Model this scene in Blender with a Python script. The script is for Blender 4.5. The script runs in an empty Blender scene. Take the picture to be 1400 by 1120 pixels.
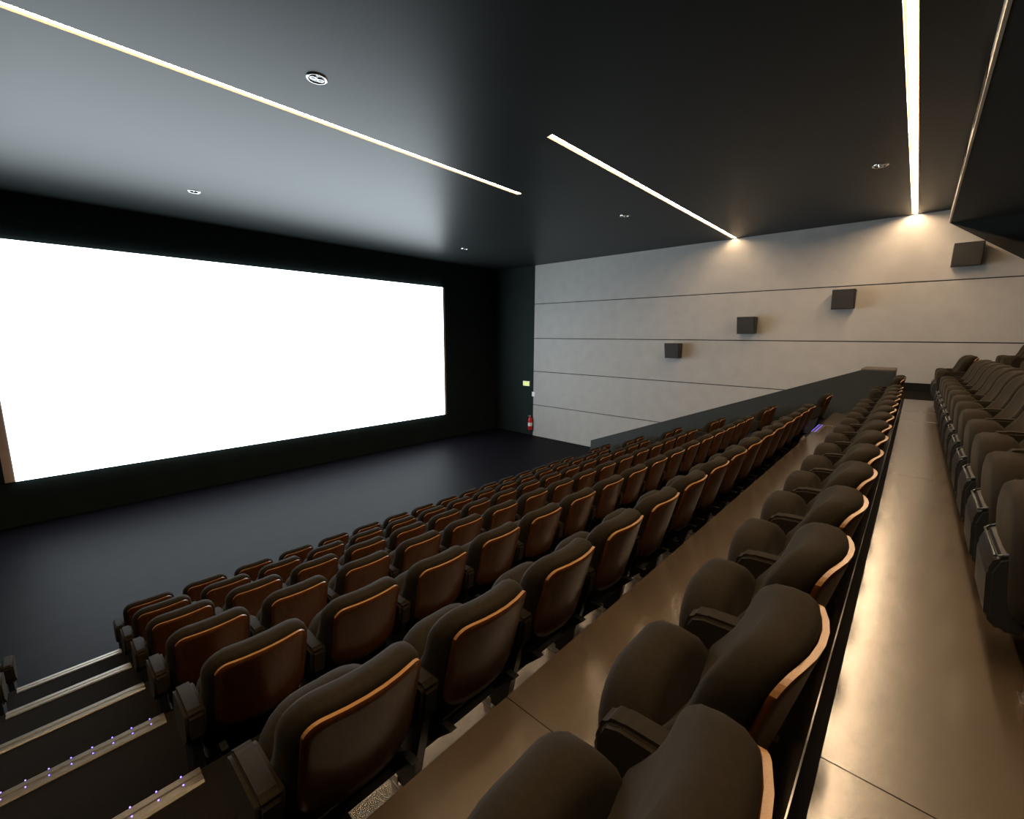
import bpy, bmesh, math, random
from mathutils import Matrix, Vector
random.seed(4)
C = bpy.context.scene.collection
S = bpy.context.scene
PI = math.pi
EYE = 3.83                                   # camera height above the stage floor

# ------------------------------------------------------------------ camera
cd = bpy.data.cameras.new('camera')
cd.sensor_width = 36.0
cd.lens = 597.009 / 1400 * 36.0
cd.clip_start = 0.05
cam = bpy.data.objects.new('camera', cd)
C.objects.link(cam)
Mr = Matrix(((0.67629139, -0.73659797, 0.0073072),
             (0.11576159, 0.11606998, 0.986472),
             (-0.72748142, -0.66629663, 0.16376688)))
cam.matrix_world = Matrix.Translation((0, 0, EYE)) @ Mr.transposed().to_4x4()
S.camera = cam

# ------------------------------------------------------------------ light levels
w = bpy.data.worlds.new('world'); S.world = w
w.use_nodes = True
w.node_tree.nodes['Background'].inputs[0].default_value = (0.05, 0.06, 0.07, 1)
w.node_tree.nodes['Background'].inputs[1].default_value = 0.0
S.view_settings.view_transform = 'Standard'
S.view_settings.look = 'None'
S.view_settings.exposure = 0.0
S.view_settings.gamma = 1.0
S.view_settings.use_curve_mapping = False
SCREEN_POWER = 5.6
STRIP_POWER = 72.0
REAR_STRIP_POWER = 140.0

# ------------------------------------------------------------------ materials
def mat(name, col, rough=0.6, metal=0.0, noise=0.0, nscale=20.0, bump=0.0, bscale=200.0,
        sheen=0.0, emit=None, power=0.0, spec=0.5, coat=0.0, wood=False):
    m = bpy.data.materials.new(name); m.use_nodes = True
    nt = m.node_tree; b = nt.nodes['Principled BSDF']
    b.inputs['Base Color'].default_value = (*col, 1)
    b.inputs['Roughness'].default_value = rough
    b.inputs['Metallic'].default_value = metal
    b.inputs['Specular IOR Level'].default_value = spec
    b.inputs['Coat Weight'].default_value = coat
    b.inputs['Coat Roughness'].default_value = 0.22
    if sheen:
        b.inputs['Sheen Weight'].default_value = sheen
        b.inputs['Sheen Roughness'].default_value = 0.4
        b.inputs['Sheen Tint'].default_value = (0.95, 0.88, 0.75, 1)
    if emit:
        b.inputs['Emission Color'].default_value = (*emit, 1)
        b.inputs['Emission Strength'].default_value = power
    tc = nt.nodes.new('ShaderNodeTexCoord')
    if noise:
        n = nt.nodes.new('ShaderNodeTexNoise'); n.inputs['Scale'].default_value = nscale
        n.inputs['Detail'].default_value = 5
        mp = nt.nodes.new('ShaderNodeMapping')
        if wood: mp.inputs['Scale'].default_value = (14, 14, 0.8)
        nt.links.new(tc.outputs['Object'], mp.inputs[0]); nt.links.new(mp.outputs[0], n.inputs['Vector'])
        r = nt.nodes.new('ShaderNodeValToRGB')
        r.color_ramp.elements[0].position = 0.3; r.color_ramp.elements[1].position = 0.7
        r.color_ramp.elements[0].color = (*[c * (1 - noise) for c in col], 1)
        r.color_ramp.elements[1].color = (*[min(1, c * (1 + noise)) for c in col], 1)
        nt.links.new(n.outputs['Fac'], r.inputs[0]); nt.links.new(r.outputs[0], b.inputs['Base Color'])
    if bump:
        n2 = nt.nodes.new('ShaderNodeTexNoise'); n2.inputs['Scale'].default_value = bscale
        nt.links.new(tc.outputs['Object'], n2.inputs['Vector'])
        bp = nt.nodes.new('ShaderNodeBump'); bp.inputs['Strength'].default_value = bump
        bp.inputs['Distance'].default_value = 0.002
        nt.links.new(n2.outputs['Fac'], bp.inputs['Height']); nt.links.new(bp.outputs[0], b.inputs['Normal'])
    return m

M_fabric = mat('seat_fabric', (0.0165, 0.0126, 0.0076), 0.8, noise=0.15, nscale=60, bump=0.3, bscale=400, sheen=0.03, spec=0.08)
M_wood = mat('wood_face', (0.062, 0.0195, 0.0035), 0.40, noise=0.25, nscale=3, wood=True, spec=0.2)
M_lit_edge = mat('wood_edge_lit', (0.30, 0.155, 0.055), 0.35, noise=0.15, nscale=30, wood=True)
M_plastic = mat('black_plastic', (0.010, 0.011, 0.013), 0.5, noise=0.1, nscale=40)
M_metal = mat('brushed_metal', (0.55, 0.53, 0.5), 0.32, metal=1.0, noise=0.1, nscale=80)
M_rim = mat('pan_rim_metal', (0.10, 0.11, 0.115), 0.35, metal=1.0)
M_nose = mat('nosing_metal', (0.18, 0.165, 0.135), 0.35, metal=0.7, noise=0.12, nscale=60)
M_darkmetal = mat('dark_metal', (0.03, 0.03, 0.03), 0.45, metal=0.6, noise=0.1, nscale=40)
M_vinyl = mat('vinyl_floor', (0.074, 0.053, 0.031), 0.27, noise=0.10, nscale=2.2, bump=0.03, bscale=60, spec=1.0, coat=1.0)
M_vinyl.node_tree.nodes['Principled BSDF'].inputs['IOR'].default_value = 1.65
M_carpet = mat('aisle_carpet', (0.008, 0.007, 0.006), 0.95, noise=0.25, nscale=90, bump=0.5, bscale=300, spec=0.08)
M_stage = mat('stage_carpet', (0.006, 0.0055, 0.0078), 0.5, noise=0.22, nscale=3, bump=0.5, bscale=200, spec=0.032)
M_black = mat('black_wall_paint', (0.010, 0.017, 0.0155), 0.8, noise=0.15, nscale=2, spec=0.2)
M_riser = mat('riser_black', (0.009, 0.008, 0.007), 0.8, noise=0.2, nscale=12, spec=0.15)
M_ceil = mat('ceiling_plaster', (0.017, 0.020, 0.020), 0.38, noise=0.10, nscale=1.1, bump=0.15, bscale=3, spec=0.11)
M_soffit = mat('soffit_black', (0.014, 0.015, 0.013), 0.8, noise=0.15, nscale=3)
M_beamface = mat('beam_face_paint', (0.36, 0.32, 0.25), 0.6, noise=0.1, nscale=4)
M_panel = mat('wall_panel_fabric', (0.39, 0.38, 0.365), 0.85, noise=0.05, nscale=3, bump=0.3, bscale=260)
M_parapet = mat('parapet_paint', (0.018, 0.0225, 0.021), 0.55, noise=0.12, nscale=3)
M_cap = mat('parapet_cap', (0.09, 0.072, 0.06), 0.6, noise=0.1, nscale=6)
M_screen = mat('projected_screen', (0.8, 0.8, 0.8), 0.9, emit=(0.88, 1.0, 1.07), power=SCREEN_POWER)
M_mask = mat('screen_side_border', (0.55, 0.42, 0.35), 0.8, noise=0.1, nscale=5)
M_channel = mat('channel_warm_halo', (0.035, 0.020, 0.009), 0.7)  # warm brown channel colour stands in for the glow around the strips
M_strip = mat('light_strip_diffuser', (0.9, 0.85, 0.8), 0.5, emit=(1.0, 0.70, 0.42), power=STRIP_POWER)
M_rearstrip = mat('rear_light_strip_diffuser', (0.9, 0.85, 0.8), 0.5, emit=(1.0, 0.70, 0.42), power=REAR_STRIP_POWER)
M_led = mat('blue_led', (0.3, 0.3, 0.9), 0.4, emit=(0.16, 0.11, 1.0), power=6)
M_chrome = mat('chrome', (0.8, 0.8, 0.8), 0.12, metal=1.0)
M_lens = mat('lamp_lens', (0.05, 0.05, 0.055), 0.1)
M_speaker = mat('speaker_black', (0.028, 0.027, 0.025), 0.7, noise=0.15, nscale=20)
M_grille = mat('speaker_grille', (0.035, 0.033, 0.03), 0.8, bump=0.8, bscale=300)
M_red = mat('extinguisher_red', (0.55, 0.02, 0.02), 0.3)
M_white = mat('white_plastic', (0.8, 0.8, 0.8), 0.5)
M_exit = mat('exit_sign_face', (0.6, 0.65, 0.2), 0.5, emit=(0.85, 0.95, 0.35), power=0.55)

# ------------------------------------------------------------------ helpers
def link(name, me, parent=None, mats=(), smooth=False):
    for m in mats: me.materials.append(m)
    if smooth:
        for p in me.polygons: p.use_smooth = True
    o = bpy.data.objects.new(name, me); C.objects.link(o)
    if parent: o.parent = parent
    return o
def tag(o, label=None, cat=None, group=None, kind=None):
    if label: o['label'] = label
    if cat: o['category'] = cat
    if group: o['group'] = group
    if kind: o['kind'] = kind
    return o
def empty(name, loc=(0, 0, 0), **k):
    o = bpy.data.objects.new(name, None); C.objects.link(o); o.location = loc
    o.empty_display_size = 0.1
    return tag(o, **k)
def add_box(bm, a, b, bev=0.0):
    r = bmesh.ops.create_cube(bm, size=1.0)
    for v in r['verts']:
        v.co = Vector(((a[i] + b[i]) / 2 + v.co[i] * (b[i] - a[i]) for i in range(3)))
    if bev:
        es = {e for v in r['verts'] for e in v.link_edges}
        bmesh.ops.bevel(bm, geom=list(es), offset=bev, segments=2, affect='EDGES', profile=0.5)
def mesh(bm, name='mesh'):
    bmesh.ops.recalc_face_normals(bm, faces=bm.faces)
    me = bpy.data.meshes.new(name); bm.to_mesh(me); bm.free(); return me
def box(name, a, b, m, parent=None, bev=0.0, **k):
    bm = bmesh.new(); add_box(bm, a, b, bev)
    return tag(link(name, mesh(bm, name), parent, [m]), **k)
def boxes(name, lst, m, parent=None, bev=0.0, **k):
    bm = bmesh.new()
    for a, b in lst: add_box(bm, a, b, bev)
    return tag(link(name, mesh(bm, name), parent, [m]), **k)
def add_prism(bm, pts, x0, x1):
    """pts: (y, z) outline extruded along x"""
    A = [bm.verts.new((x0, p[0], p[1])) for p in pts]
    B = [bm.verts.new((x1, p[0], p[1])) for p in pts]
    bm.faces.new(A); bm.faces.new(B[::-1])
    for i in range(len(pts)):
        j = (i + 1) % len(pts)
        bm.faces.new((A[i], B[i], B[j], A[j]))
def add_cyl(bm, r, p0, p1, seg=20, r2=None):
    p0 = Vector(p0); p1 = Vector(p1); d = p1 - p0
    q = d.to_track_quat('Z', 'Y').to_matrix().to_4x4()
    bmesh.ops.create_cone(bm, cap_ends=True, segments=seg, radius1=r, radius2=r if r2 is None else r2,
                          depth=d.length, matrix=Matrix.Translation((p0 + p1) / 2) @ q)
def outline(w, h, rt, rb, n=6):
    """rounded rectangle in (x, z) centred on 0, top radius rt, bottom radius rb"""
    pts = []
    for cx, cz, r, a0 in ((w/2 - rt, h/2 - rt, rt, 0), (-w/2 + rt, h/2 - rt, rt, 90),
                          (-w/2 + rb, -h/2 + rb, rb, 180), (w/2 - rb, -h/2 + rb, rb, 270)):
        for i in range(n + 1):
            a = math.radians(a0 + 90 * i / n)
            pts.append((cx + r * math.cos(a), cz + r * math.sin(a)))
    out = []                                              # subdivide long straight runs
    for i, p in enumerate(pts):
        q = pts[(i + 1) % len(pts)]
        out.append(p)
        L = math.hypot(q[0] - p[0], q[1] - p[1]); k = int(L / 0.05)
        for j in range(1, k): out.append((p[0] + (q[0]-p[0]) * j / k, p[1] + (q[1]-p[1]) * j / k))
    return out
def rings_mesh(ol, layers, fn, edge_mat=None):
    """layers: list of (inset metres, scale, y) ; stitched in order; both ends capped to a point"""
    bm = bmesh.new(); R = []
    for inset, sc, y in layers:
        ring = []
        for (x, z) in ol:
            L = math.hypot(x, z) or 1
            k = max(0.0, 1 - inset / L) * sc
            ring.append(bm.verts.new(fn(x * k, y, z * k)))
        R.append(ring)
    n = len(ol)
    for li, (a, b) in enumerate(zip(R, R[1:])):
        for i in range(n):
            j = (i + 1) % n
            f = bm.faces.new((a[i], a[j], b[j], b[i]))
            if edge_mat and li in edge_mat: f.material_index = 1
    for ring, ly in ((R[0], layers[0]), (R[-1], layers[-1])):
        c = bm.verts.new(fn(0, ly[2], 0))
        for i in range(n): bm.faces.new((ring[i], ring[(i + 1) % n], c))
    return mesh(bm)
def cushion_layers(t, crown_f, crown_b, seg=6):
    """back face at y=0 side, front face at +t"""
    r = t / 2; L = []; ri = r * .66
    for s in (0.3, 0.6, 0.85): L.append((ri, s, -crown_b * (1 - s * s)))
    for i in range(seg + 1):
        a = -PI / 2 + PI * i / seg
        L.append((ri * (1 - max(0, math.cos(a)) ** .8), 1.0, r + r * math.copysign(abs(math.sin(a)) ** .8, math.sin(a))))
    for s in (0.85, 0.6, 0.3): L.append((ri, s, t + crown_f * (1 - s * s)))
    return L

# ------------------------------------------------------------------ levels
ROWS = {n: (1.10 + (n - 1) * 1.0, 2.34 - 0.39 * n) for n in range(0, 7)}   # riser line y behind the seats, floor z
ROWS[-1] = (-0.72, 2.73)
ROWS[-2] = (-1.42, 2.98)
CEIL, XR, XL, YF, YB, XP = 6.46, 13.05, -3.4, 12.9, -4.2, 11.05

# ------------------------------------------------------------------ setting
def struct(name, a, b, m, **k): return box(name, a, b, m, kind='structure', **k)
STRIPS = [(-2.6, 6.50, 5.79), (4.96, 12.99, 3.90), (-3.0, 3.42, 2.03), (-1.0, 12.99, 0.35)]
SW = .052
bm = bmesh.new()
ycuts = [YB - .2] + sorted(v for _, _, y in STRIPS for v in (y - SW, y + SW)) + [YF + .2]
for ya, yb in zip(ycuts, ycuts[1:]):
    sl = [t for t in STRIPS if ya + .001 < t[2] < yb - .001]
    if sl:
        x0, x1, _ = sl[0]
        add_box(bm, (XL - .2, ya, CEIL), (x0, yb, CEIL + .2)); add_box(bm, (x1, ya, CEIL), (XR + .2, yb, CEIL + .2))
    else: add_box(bm, (XL - .2, ya, CEIL), (XR + .2, yb, CEIL + .2))
add_box(bm, (XL - .2, YB - .2, CEIL + .2), (XR + .2, YF + .2, CEIL + .25))
tag(link('ceiling', mesh(bm), None, [M_ceil]), kind='structure')
struct('wall_front', (XL - .2, YF, -.2), (XR + .2, YF + .2, CEIL), M_black)
struct('wall_left', (XL - .2, YB, -.2), (XL, YF, CEIL), M_black)
struct('wall_back', (XL - .2, YB - .2, -.2), (XR + .2, YB, CEIL), M_black)
wr = struct('wall_right', (XR, YB, -.2), (XR + .2, YF, CEIL), M_black)
zs = [0.0, 3.83 - 2.60, 3.83 - 1.295, 3.83 - 0.045, 3.83 + 1.228, CEIL]
for i in range(5):
    g = 0.011
    box('wall_panel', (XR - .035, YB + .01, zs[i] + (g if i else 0)), (XR, 10.80, zs[i + 1] - (g if i < 4 else 0.0)), M_panel, wr, bev=0.003)
# dark painted rear corner of the right wall
bm = bmesh.new()
add_prism(bm, [(-.19, 6.21), (YB + .01, 6.21), (YB + .01, 3.2)], XR - .05, XR - .034)
tag(link('dark_corner_panel', mesh(bm), wr, [M_soffit]))
# bulkhead over the rear seats
bk = struct('bulkhead', (XL, YB, 6.21), (XR, -.215, CEIL), M_soffit)
box('beam_face', (XL, -.215, 6.205), (XR - .0, -.19, CEIL), M_beamface, bk)
def vent(x0, x1):
    lst = [((x0, -.19, 6.24), (x1, -.182, 6.25)), ((x0, -.19, 6.42), (x1, -.182, 6.43)),
           ((x0, -.19, 6.24), (x0 + .01, -.182, 6.43)), ((x1 - .01, -.19, 6.24), (x1, -.182, 6.43))]
    f = boxes('vent_frame', lst, M_darkmetal, bk)
    n = int((x1 - x0) / .07)
    boxes('vent_slat', [((x0 + (i + .5) * (x1 - x0) / n - .008, -.188, 6.25), (x0 + (i + .5) * (x1 - x0) / n + .014, -.180, 6.42)) for i in range(n)], M_darkmetal, bk, kind='stuff')
vent(6.3, 7.6); vent(8.7, 9.6)

fl = struct('floor', (XL, 0, -.2), (XR, YF, 0), M_stage)
fl.name = 'floor'
# stepped seating platforms
seams = {-1: [0.3, 1.30, 4.73, 8.13, 9.15, XP], 0: [0.3, 1.18, 4.75, 8.35, 9.30, XP]}
for n in range(-2, 6):
    y0, z = ROWS[n]
    y1 = ROWS[n + 1][0]
    if n == -2: y0 = YB
    c0 = .3 if n < 1 else .64
    p = struct('floor', (XL, y0 - (0 if n == -2 else .0), 0), (XR - .04 if n < 0 else XP, y1, z - .006), M_riser)
    xs = seams.get(n, [c0, 4.7, 9.15, XP])
    box('carpet_sheet', (XL, y0, z - .006), (xs[0] - .004, (.062 if n == -1 else y1 - .002), z), M_vinyl if n < 0 else M_carpet, p)
    for a, b in zip(xs, xs[1:]):
        box('floor_sheet', (a, y0, z - .006), (b - .004, (.062 if n == -1 else y1 - .002), z), M_vinyl, p)
    if n < 0:
        box('carpet_sheet', (XP, y0, z - .006), (XR - .04, y1 + (.15 if n == -1 else 0), z), M_carpet, p)
        box('wall_plinth', (XR - .075, y0, z), (XR - .04, y1 + (.15 if n == -1 else 0), z + .17), M_riser, p)
    if n == -1:
        box('edge_trim', (XL, y1 - .004, z - .004), (XP, y1, z - .001), M_metal, p)
        for x in (8.13, 9.17):
            box('joint_strip', (x - .012, y0 + .25, z), (x + .012, .062, z + .003), M_metal, p)
    if n == 0:
        box('joint_strip', (9.29, y0 + .1, z), (9.31, y1, z + .003), M_metal, p)
# ramp to the exit, behind the parapet
bm = bmesh.new()
add_prism(bm, [(.25, 2.73), (6.9, 0.02), (6.9, 0.0), (.25, 0.0)], XP + .12, XR - .04)
tag(link('ramp', mesh(bm), None, [M_carpet]), kind='structure').name = 'floor_ramp'
# parapet wall
bm = bmesh.new()
add_prism(bm, [(6.9, 0.0), (6.9, .78), (.76, 3.235), (.25, 3.235), (.25, 0.0)], XP, XP + .12)
pw = tag(link('parapet_wall', mesh(bm), None, [M_parapet]), kind='structure')
box('parapet_cap', (XP, .25, 3.235), (XP + 1.1, .76, 3.26), M_cap, pw)
box('parapet_block', (XP + .12, .25, 2.0), (XP + 1.1, .76, 3.235), M_parapet, pw)

# metal stair nosings with tiny blue lights
def nosing(n, x0, x1, leds, where):
    y, z = ROWS[n + 1]; z = ROWS[n][1]
    t = empty('stair_nosing', ((x0 + x1) / 2, y, z), label=where, cat='stair nosing', group='metal nosings on the aisle steps')
    h = (x1 - x0) / 2
    bm = bmesh.new()
    add_prism(bm, [(-.085, 0), (-.085, .004), (-.07, .009), (-.048, .009), (-.044, .004), (-.03, .004), (-.026, .009),
                   (.004, .009), (.012, .003), (.012, -.045), (.004, -.045), (.002, 0)], -h, h)
    link('tread_profile', mesh(bm), t, [M_nose])
    if leds:
        bm = bmesh.new(); bmesh.ops.create_icosphere(bm, subdivisions=1, radius=.0034)
        lm = mesh(bm, 'led'); lm.materials.append(M_led)
        k = int((x1 - x0) / .083)
        for r in ((-.037, .006), (.008, .010)):
            for i in range(k):
                o = bpy.data.objects.new('led', lm); C.objects.link(o); o.parent = t
                o.location = (-h + .04 + i * .083, r[0], r[1])
AN = {0: 'metal-edged top step of the near aisle, at the bottom edge of the picture',
      1: 'metal stair nosing with two rows of blue lights, nearest on the left aisle',
      2: 'metal stair nosing with blue lights, second nearest on the left aisle',
      3: 'plain metal stair nosing, third nearest on the left aisle, beside the fourth row',
      4: 'plain metal stair nosing, fourth nearest on the left aisle, second from stage floor',
      5: 'plain metal stair nosing, farthest on the left aisle, next to the stage floor'}
for n in range(1, 6): nosing(n, -.485, .285, n <= 2, AN[n])
nosing(0, 8.42, 9.28, True, 'blue-lit metal nosing across the far aisle beside the parapet wall')

# ------------------------------------------------------------------ screen
scr = empty('cinema_screen', (4.83, YF - .03, .95), label='huge glowing white cinema screen on the black front wall', cat='screen')
SX0, SX1, SZ0, SZ1 = -.52, 10.27, 3.83 - 2.90, 3.83 + 1.745
def rel(o, t): o.location = -Vector(t.location); return o
rel(box('screen_surface', (SX0, YF - .06, SZ0), (SX1, YF - .03, SZ1), M_screen, scr), scr)
rel(box('side_border', (SX0 - .14, YF - .055, SZ0), (SX0, YF - .03, SZ1), M_mask, scr), scr)
rel(box('side_border', (SX1, YF - .055, SZ0), (SX1 + .085, YF - .03, SZ1), M_mask, scr), scr)
rel(boxes('backing_frame', [((SX0 - .14, YF - .03, SZ0), (SX1 + .085, YF, SZ0 + .08)), ((SX0 - .14, YF - .03, SZ1 - .08), (SX1 + .085, YF, SZ1))], M_darkmetal, scr), scr)

# ------------------------------------------------------------------ ceiling light strips
def strip(x0, x1, y, label):
    t = empty('ceiling_light_strip', ((x0 + x1) / 2, y, CEIL), label=label, cat='light', group='linear lights in the ceiling')
    h = (x1 - x0) / 2
    box('diffuser', (-h + .006, -.024, .010), (h - .006, .024, .034), M_rearstrip if y < 1 else M_strip, t)
    box('channel_back', (-h + .002, -SW + .002, .034), (h - .002, SW - .002, .06), M_channel, t)
    for q in (-1, 1):
        box('channel_side', (-h + .002, min(q * SW, q * (SW - .003)), -.002), (h - .002, max(q * SW, q * (SW - .003)), .034), M_channel, t)
strip(-2.6, 6.50, 5.79, 'long warm white strip light, the one ending above the cinema screen')
strip(4.96, 12.99, 3.90, 'warm white strip light, the middle one, running diagonally to the grey wall')
strip(-3.0, 3.42, 2.03, 'warm strip light whose end just glows at the top edge of the picture')
strip(-1.0, 12.99, 0.35, 'brightest strip light, running straight down the picture beside the beam')

def downlight(x, y, label):
    t = empty('downlight', (x, y, CEIL), label=label, cat='light', group='round chrome downlights in the ceiling')
    t.scale = (.78, .78, .9)
    bm = bmesh.new()
    prof = [(.135, 0), (.135, -.008), (.120, -.014), (.105, -.010), (.100, .0)]
    N = 32; R = [[bm.verts.new((r * math.cos(2*PI*i/N), r * math.sin(2*PI*i/N), z)) for i in range(N)] for r, z in prof]
    for a, b in zip(R, R[1:]):
        for i in range(N): bm.faces.new((a[i], a[(i+1)%N], b[(i+1)%N], b[i]))
    link('trim_ring', mesh(bm), t, [M_chrome], True)
    bm = bmesh.new(); add_cyl(bm, .102, (0, 0, -.003), (0, 0, 0), 28); link('reflector', mesh(bm), t, [M_lens])
    for s in (-1, 1):
        bm = bmesh.new(); add_cyl(bm, .040, (s * .048, 0, -.014), (s * .048, 0, -.003), 18, .046)
        l = link('lamp', mesh(bm), t, [M_chrome])
        bm = bmesh.new(); add_cyl(bm, .032, (s * .048, 0, -.016), (s * .048, 0, -.013), 18)
        link('lamp_lens', mesh(bm), l, [M_lens])
downlight(2.32, 4.90, 'large round chrome twin downlight at upper left of the ceiling')
downlight(2.38, 10.25, 'small chrome downlight above the left part of the cinema screen')
downlight(9.22, 10.45, 'small chrome downlight near the dark corner beside the cinema screen')
downlight(9.08, 5.03, 'small chrome downlight left of the middle strip light')
downlight(9.10, 0.73, 'small chrome downlight left of the bright right-hand strip light')

# ------------------------------------------------------------------ wall speakers
def speaker(y, z, label):
    t = empty('wall_speaker', (XR - .035, y, z), label=label, cat='speaker', group='black speakers on the grey side wall')
    bm = bmesh.new()
    add_prism(bm, [(-.215, 0), (.215, 0), (.215, 1), (-.215, 1)], 0, 1)
    me = mesh(bm)
    for v in me.vertices:
        top = v.co.z > .5; front = v.co.x < .5
        v.co.z = .215 if top else -.215
        v.co.x = (-.36 if top else -.25) if front else -.05
        if front and not top: v.co.z = -.225
    e = link('enclosure', me, t, [M_speaker])
    b = e.modifiers.new('b', 'BEVEL'); b.width = .008; b.segments = 2
    bm = bmesh.new(); add_prism(bm, [(-.195, 0), (.195, 0), (.195, 1), (-.195, 1)], 0, 1); me = mesh(bm)
    for v in me.vertices:
        top = v.co.z > .5; out = v.co.x < .5
        v.co.z = .195 if top else -.2
        v.co.x = (-.357 if top else -.256) - (.010 if out else 0)
    link('grille', me, t, [M_grille])
    boxes('wall_bracket', [((-.06, -.05, -.06), (0, .05, .06)), ((-.01, -.09, -.09), (0, .09, .09))], M_darkmetal, t)
speaker(5.30, 3.83 - .36, 'black box speaker, leftmost and lowest of four on the grey wall')
speaker(3.37, 3.83 + .35, 'black box speaker, second from left on the grey wall')
speaker(1.375, 3.83 + .915, 'black box speaker, third from left on the grey wall')
speaker(-.53, 3.83 + 1.69, 'black box speaker, topmost, beside the dark slanted wall corner')

# ------------------------------------------------------------------ signs and extinguisher
t = empty('exit_sign', (XR, 11.16, 3.83 - 1.80), label='small glowing yellow-green exit sign on the black wall', cat='sign')
box('sign_housing', (-.05, -.17, -.095), (0, .17, .095), M_white, t, bev=.006)
box('sign_face', (-.056, -.155, -.08), (-.049, .155, .08), M_exit, t)
t = empty('wall_plate', (XR - .035, 10.79, 3.83 - 2.19), label='small white plate at the edge of the grey wall above the extinguisher', cat='sign')
box('plate', (-.012, -.075, -.09), (0, .075, .09), M_white, t, bev=.004)
box('plate_face', (-.016, -.06, -.075), (-.011, .06, .075), M_white, t)
t = empty('fire_extinguisher', (XR - .115, 10.87, .22), label='red fire extinguisher hanging where black wall meets grey wall', cat='fire extinguisher')
bm = bmesh.new()
prof = [(0, 0), (.075, 0), (.085, .02), (.085, .42), (.07, .47), (.035, .50), (.03, .53), (0, .53)]
N = 20; R = [[bm.verts.new((r * math.cos(2*PI*i/N), r * math.sin(2*PI*i/N), z)) for i in range(N)] for r, z in prof if r > 0]
for a, b in zip(R, R[1:]):
    for i in range(N): bm.faces.new((a[i], a[(i+1)%N], b[(i+1)%N], b[i]))
bm.faces.new(R[0]); bm.faces.new(R[-1])
link('cylinder_body', mesh(bm), t, [M_red], True)
bm = bmesh.new(); add_cyl(bm, .088, (0, 0, .16), (0, 0, .30), 20); link('label_band', mesh(bm), t, [M_white])
bm = bmesh.new(); add_cyl(bm, .03, (0, 0, .53), (0, 0, .57), 12); add_box(bm, (-.13, -.012, .57), (.04, .012, .585)); add_box(bm, (-.12, -.012, .545), (0, .012, .555))
link('valve_handle', mesh(bm), t, [M_metal])
bm = bmesh.new()
hp = [(0, .02, .55), (-.02, .10, .54), (-.03, .125, .42), (-.03, .115, .2), (-.02, .10, .08)]
for a, b in zip(hp, hp[1:]): add_cyl(bm, .011, a, b, 8)
link('hose', mesh(bm), t, [M_darkmetal])
box('wall_hook', (.07, -.03, .40), (.113, .03, .46), M_darkmetal, t)

# ------------------------------------------------------------------ cinema seat
# local frame: x across, y forward (towards the screen), z up from the row floor; y=0 is the riser line
def bend(w, sag):
    return lambda x: sag * (abs(x) / (w / 2)) ** 2
LEAN = 0.27
def back_fn(zc, y0, w, sag, bulge=0.0):
    def f(x, y, z):
        yy = y0 + y + sag * (x / (w / 2)) ** 2 - (z + zc - .86) * LEAN
        if bulge and y > .05: yy += bulge * math.exp(-((z + zc - .50) / .10) ** 2)
        zz = z + zc + (.018 * (1 - (x / (w/2)) ** 2) * max(0, z) / .25)
        return (x, yy, zz)
    return f
W_B = 0.465
me_back = rings_mesh(outline(W_B, .48, .11, .12), cushion_layers(.115, .02, .004),
                     back_fn(.60, -.028, W_B, .062, .05))
zc = .613; WW = .40; Lw = .40
me_wood = rings_mesh(outline(WW, Lw, .055, .09),
                     [(0, s, 0) for s in (.3, .6, .85)] + [(0, 1, 0), (0, 1, .014)] + [(0, s, .014) for s in (.85, .6, .3)],
                     back_fn(zc, -.028 - .014 - .001, W_B, .062), edge_mat={3})
for p in me_wood.polygons:
    if p.material_index == 1 and p.normal.z < .35: p.material_index = 0  # pale tone stays on upward edges only, painting in the light from above
for m_ in (M_wood, M_lit_edge): me_wood.materials.append(m_)
# folded seat
def seat_fn(zc, y0):
    def f(x, y, z):
        return (x, y0 + y + (z + zc - .42) * .10 - .03 * (x / .23) ** 2 * (1 if y < .08 else -.3), z + zc)
    return f
me_seat = rings_mesh(outline(.46, .43, .17, .07), cushion_layers(.145, .012, .02), seat_fn(.405, .27))
bm = bmesh.new()
add_prism(bm, [(.395, .425), (.446, .395), (.462, .34), (.45, .18), (.41, .14), (.345, .15)], -.165, .165)
bmesh.ops.bevel(bm, geom=list(bm.edges), offset=.014, segments=2, affect='EDGES')
me_pan = mesh(bm)
bm = bmesh.new()                                              # U-shaped bright rim on the pan
rp = [(-.163, .390, .432), (-.163, .432, .407), (-.150, .449, .397), (.150, .449, .397), (.163, .432, .407), (.163, .390, .432)]
for (a, b) in zip(rp, rp[1:]): add_cyl(bm, .004, a, b, 8)
me_rim = mesh(bm)
# armrest: upholstered pad, dark support, foot
def arm_pad():
    bm = bmesh.new()
    pts = [(.09, .46), (.07, .60), (.09, .615), (.31, .605), (.35, .59), (.37, .55), (.365, .43), (.33, .36), (.20, .36)]
    add_prism(bm, pts, -.040, .040)
    bmesh.ops.bevel(bm, geom=list(bm.edges), offset=.015, segments=3, affect='EDGES')
    return mesh(bm)
def arm_leg():
    bm = bmesh.new()
    add_prism(bm, [(.10, .50), (.33, .50), (.35, .32), (.33, .10), (.31, .02), (.20, .02), (.17, .20), (.13, .36)], -.020, .020)
    bmesh.ops.bevel(bm, geom=list(bm.edges), offset=.005, segments=1, affect='EDGES')
    return mesh(bm)
def foot():
    bm = bmesh.new()
    add_box(bm, (-.028, .14, 0), (.028, .36, .008), .002)
    add_box(bm, (-.026, .30, .008), (-.020, .35, .05)); add_box(bm, (.020, .30, .008), (.026, .35, .05))
    add_cyl(bm, .009, (0, .345, .008), (0, .345, .018), 6); add_cyl(bm, .009, (0, .155, .008), (0, .155, .018), 6)
    return mesh(bm)
me_pad, me_leg, me_foot = arm_pad(), arm_leg(), foot()
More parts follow.
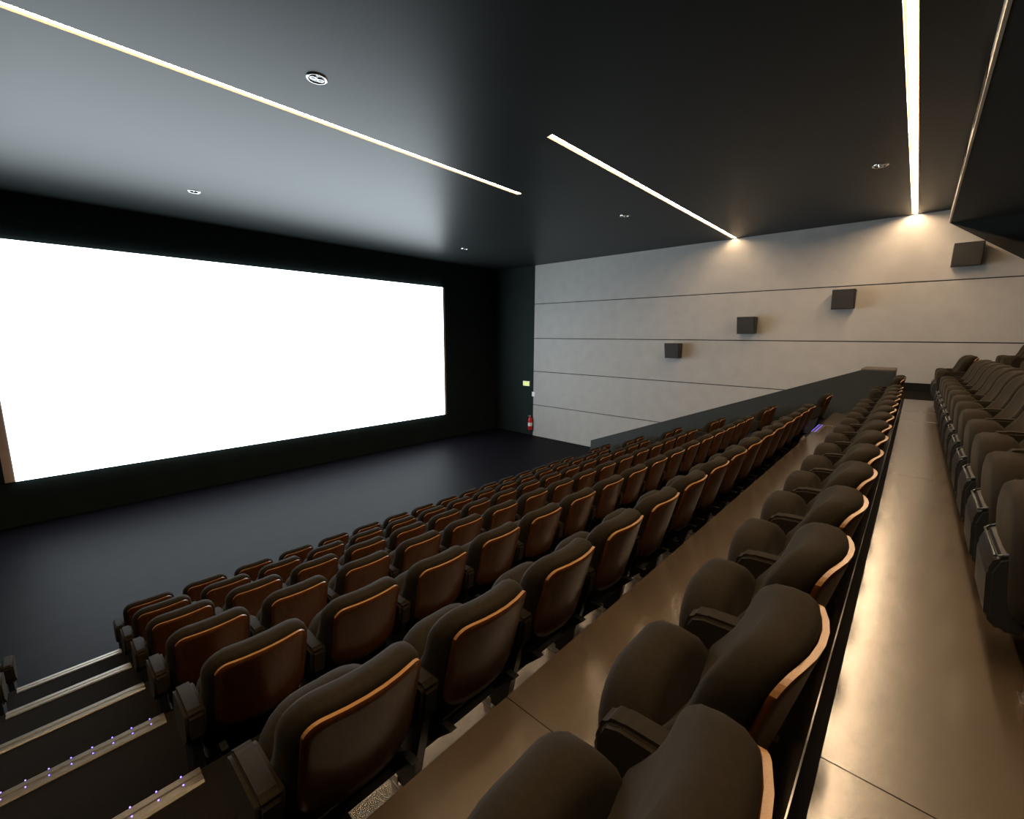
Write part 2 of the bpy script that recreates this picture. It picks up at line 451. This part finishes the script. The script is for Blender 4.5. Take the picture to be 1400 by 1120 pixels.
# cross beam under the backrest carrying the seat
bm = bmesh.new()
add_box(bm, (-.24, .20, .20), (.24, .27, .25), .004)
add_prism(bm, [(.06, .36), (.12, .36), (.25, .24), (.21, .21)], -.20, -.17)
add_prism(bm, [(.06, .36), (.12, .36), (.25, .24), (.21, .21)], .17, .20)
me_beam = mesh(bm)
for me_, m_ in ((me_back, M_fabric), (me_seat, M_fabric), (me_pan, M_plastic), (me_rim, M_rim), (me_pad, M_fabric),
                (me_leg, M_plastic), (me_foot, M_metal), (me_beam, M_darkmetal)):
    me_.materials.append(m_)
for me_ in (me_back, me_seat, me_rim, me_pad):
    for p in me_.polygons: p.use_smooth = True
for p in me_wood.polygons: p.use_smooth = p.material_index == 0
me_pad.set_sharp_from_angle(angle=math.radians(38))
def part(name, me, parent, x=0.0):
    o = bpy.data.objects.new(name, me); C.objects.link(o); o.parent = parent; o.location.x = x; return o
proto = empty('cinema_chair', (0, 0, 0))
part('backrest', me_back, proto)
part('back_panel', me_wood, proto)
part('seat_cushion', me_seat, proto)
pan = part('seat_pan', me_pan, proto)
part('pan_rim', me_rim, pan)
part('seat_frame', me_beam, proto)
def arm(parent, x):
    a = part('armrest', me_pad, parent, x)
    part('leg', me_leg, parent, x)
    part('foot_bracket', me_foot, parent, x)
arm(proto, .275)
first = True
def copy_tree(o, parent=None):
    c = o.copy(); C.objects.link(c)
    if parent: c.parent = parent
    for ch in o.children: copy_tree(ch, c)
    return c
def seat(x, n, label, group, left_arm=False):
    global first
    src_children = None
    o = proto if first else copy_tree(proto)
    first = False
    y, z = ROWS[n]
    o.location = (x, y, z)
    tag(o, label, 'chair', group)
    pend.append((o, left_arm))
    return o
pend = []
ORD = ['first', 'second', 'third', 'fourth', 'fifth', 'sixth', 'seventh', 'eighth', 'ninth', 'tenth', 'eleventh',
       'twelfth', 'thirteenth', 'fourteenth', 'fifteenth', 'sixteenth']
RN = {6: 'front row', 5: 'second row', 4: 'third row', 3: 'fourth row', 2: 'fifth row', 1: 'sixth row',
      0: 'row left of the walkway', -1: 'row right of the walkway', -2: 'rearmost row at right'}
GN = {6: 'seats in the front row', 5: 'seats in the second row', 4: 'seats in the third row', 3: 'seats in the fourth row',
      2: 'seats in the fifth row', 1: 'seats in the sixth row', 0: 'seats in the row left of the lit walkway',
      -1: 'seats in the row right of the lit walkway', -2: 'seats in the rearmost row'}
LK = {6: 'wood-backed chair', 5: 'wood-backed chair', 4: 'wood-backed chair',
      3: 'wood-backed chair', 2: 'wood-backed chair', 1: 'dark wood-backed chair',
      0: 'brown-black folded chair', -1: 'brown chair with black pan', -2: 'dark chair'}
for n in (6, 5, 4, 3, 2, 1, 0, -1, -2):
    cnt = {1: 15, 0: 15, -1: 15, -2: 15}.get(n, 16)
    k0 = {-1: 3, -2: 13}.get(n, 0)
    for k in range(k0, cnt):
        if n == -1: s = '%s from the far end' % ORD[cnt - 1 - k]
        elif n == -2: s = '%s from the far end' % ORD[cnt - 1 - k]
        else: s = '%s from the near aisle' % ORD[k]
        seat(.58 + .55 * k, n, '%s, %s, %s' % (LK[n], s, RN[n]), GN[n], left_arm=(k == k0))
    LS = 'wood-backed chair' if n > 1 else 'dark chair'
    if n == 1:
        seat(10.20, n, 'lone wood-backed chair by parapet wall beyond the far aisle, sixth row', GN[n], True)
    else:
        seat(10.13, n, '%s beyond far aisle, nearer of two, %s' % (LS, RN[n]), GN[n], True)
        seat(10.69, n, '%s beyond far aisle, farther of two, %s' % (LS, RN[n]), GN[n], False)
for n, l in ((6, 'chair left of near aisle, only its arm in view, farther of two, front row'),
             (5, 'chair left of near aisle, only its arm in view, nearer of two, second row')):
    seat(-.80, n, l, 'seats left of the near aisle')
for o, la in pend:
    if la: arm(o, -.275)
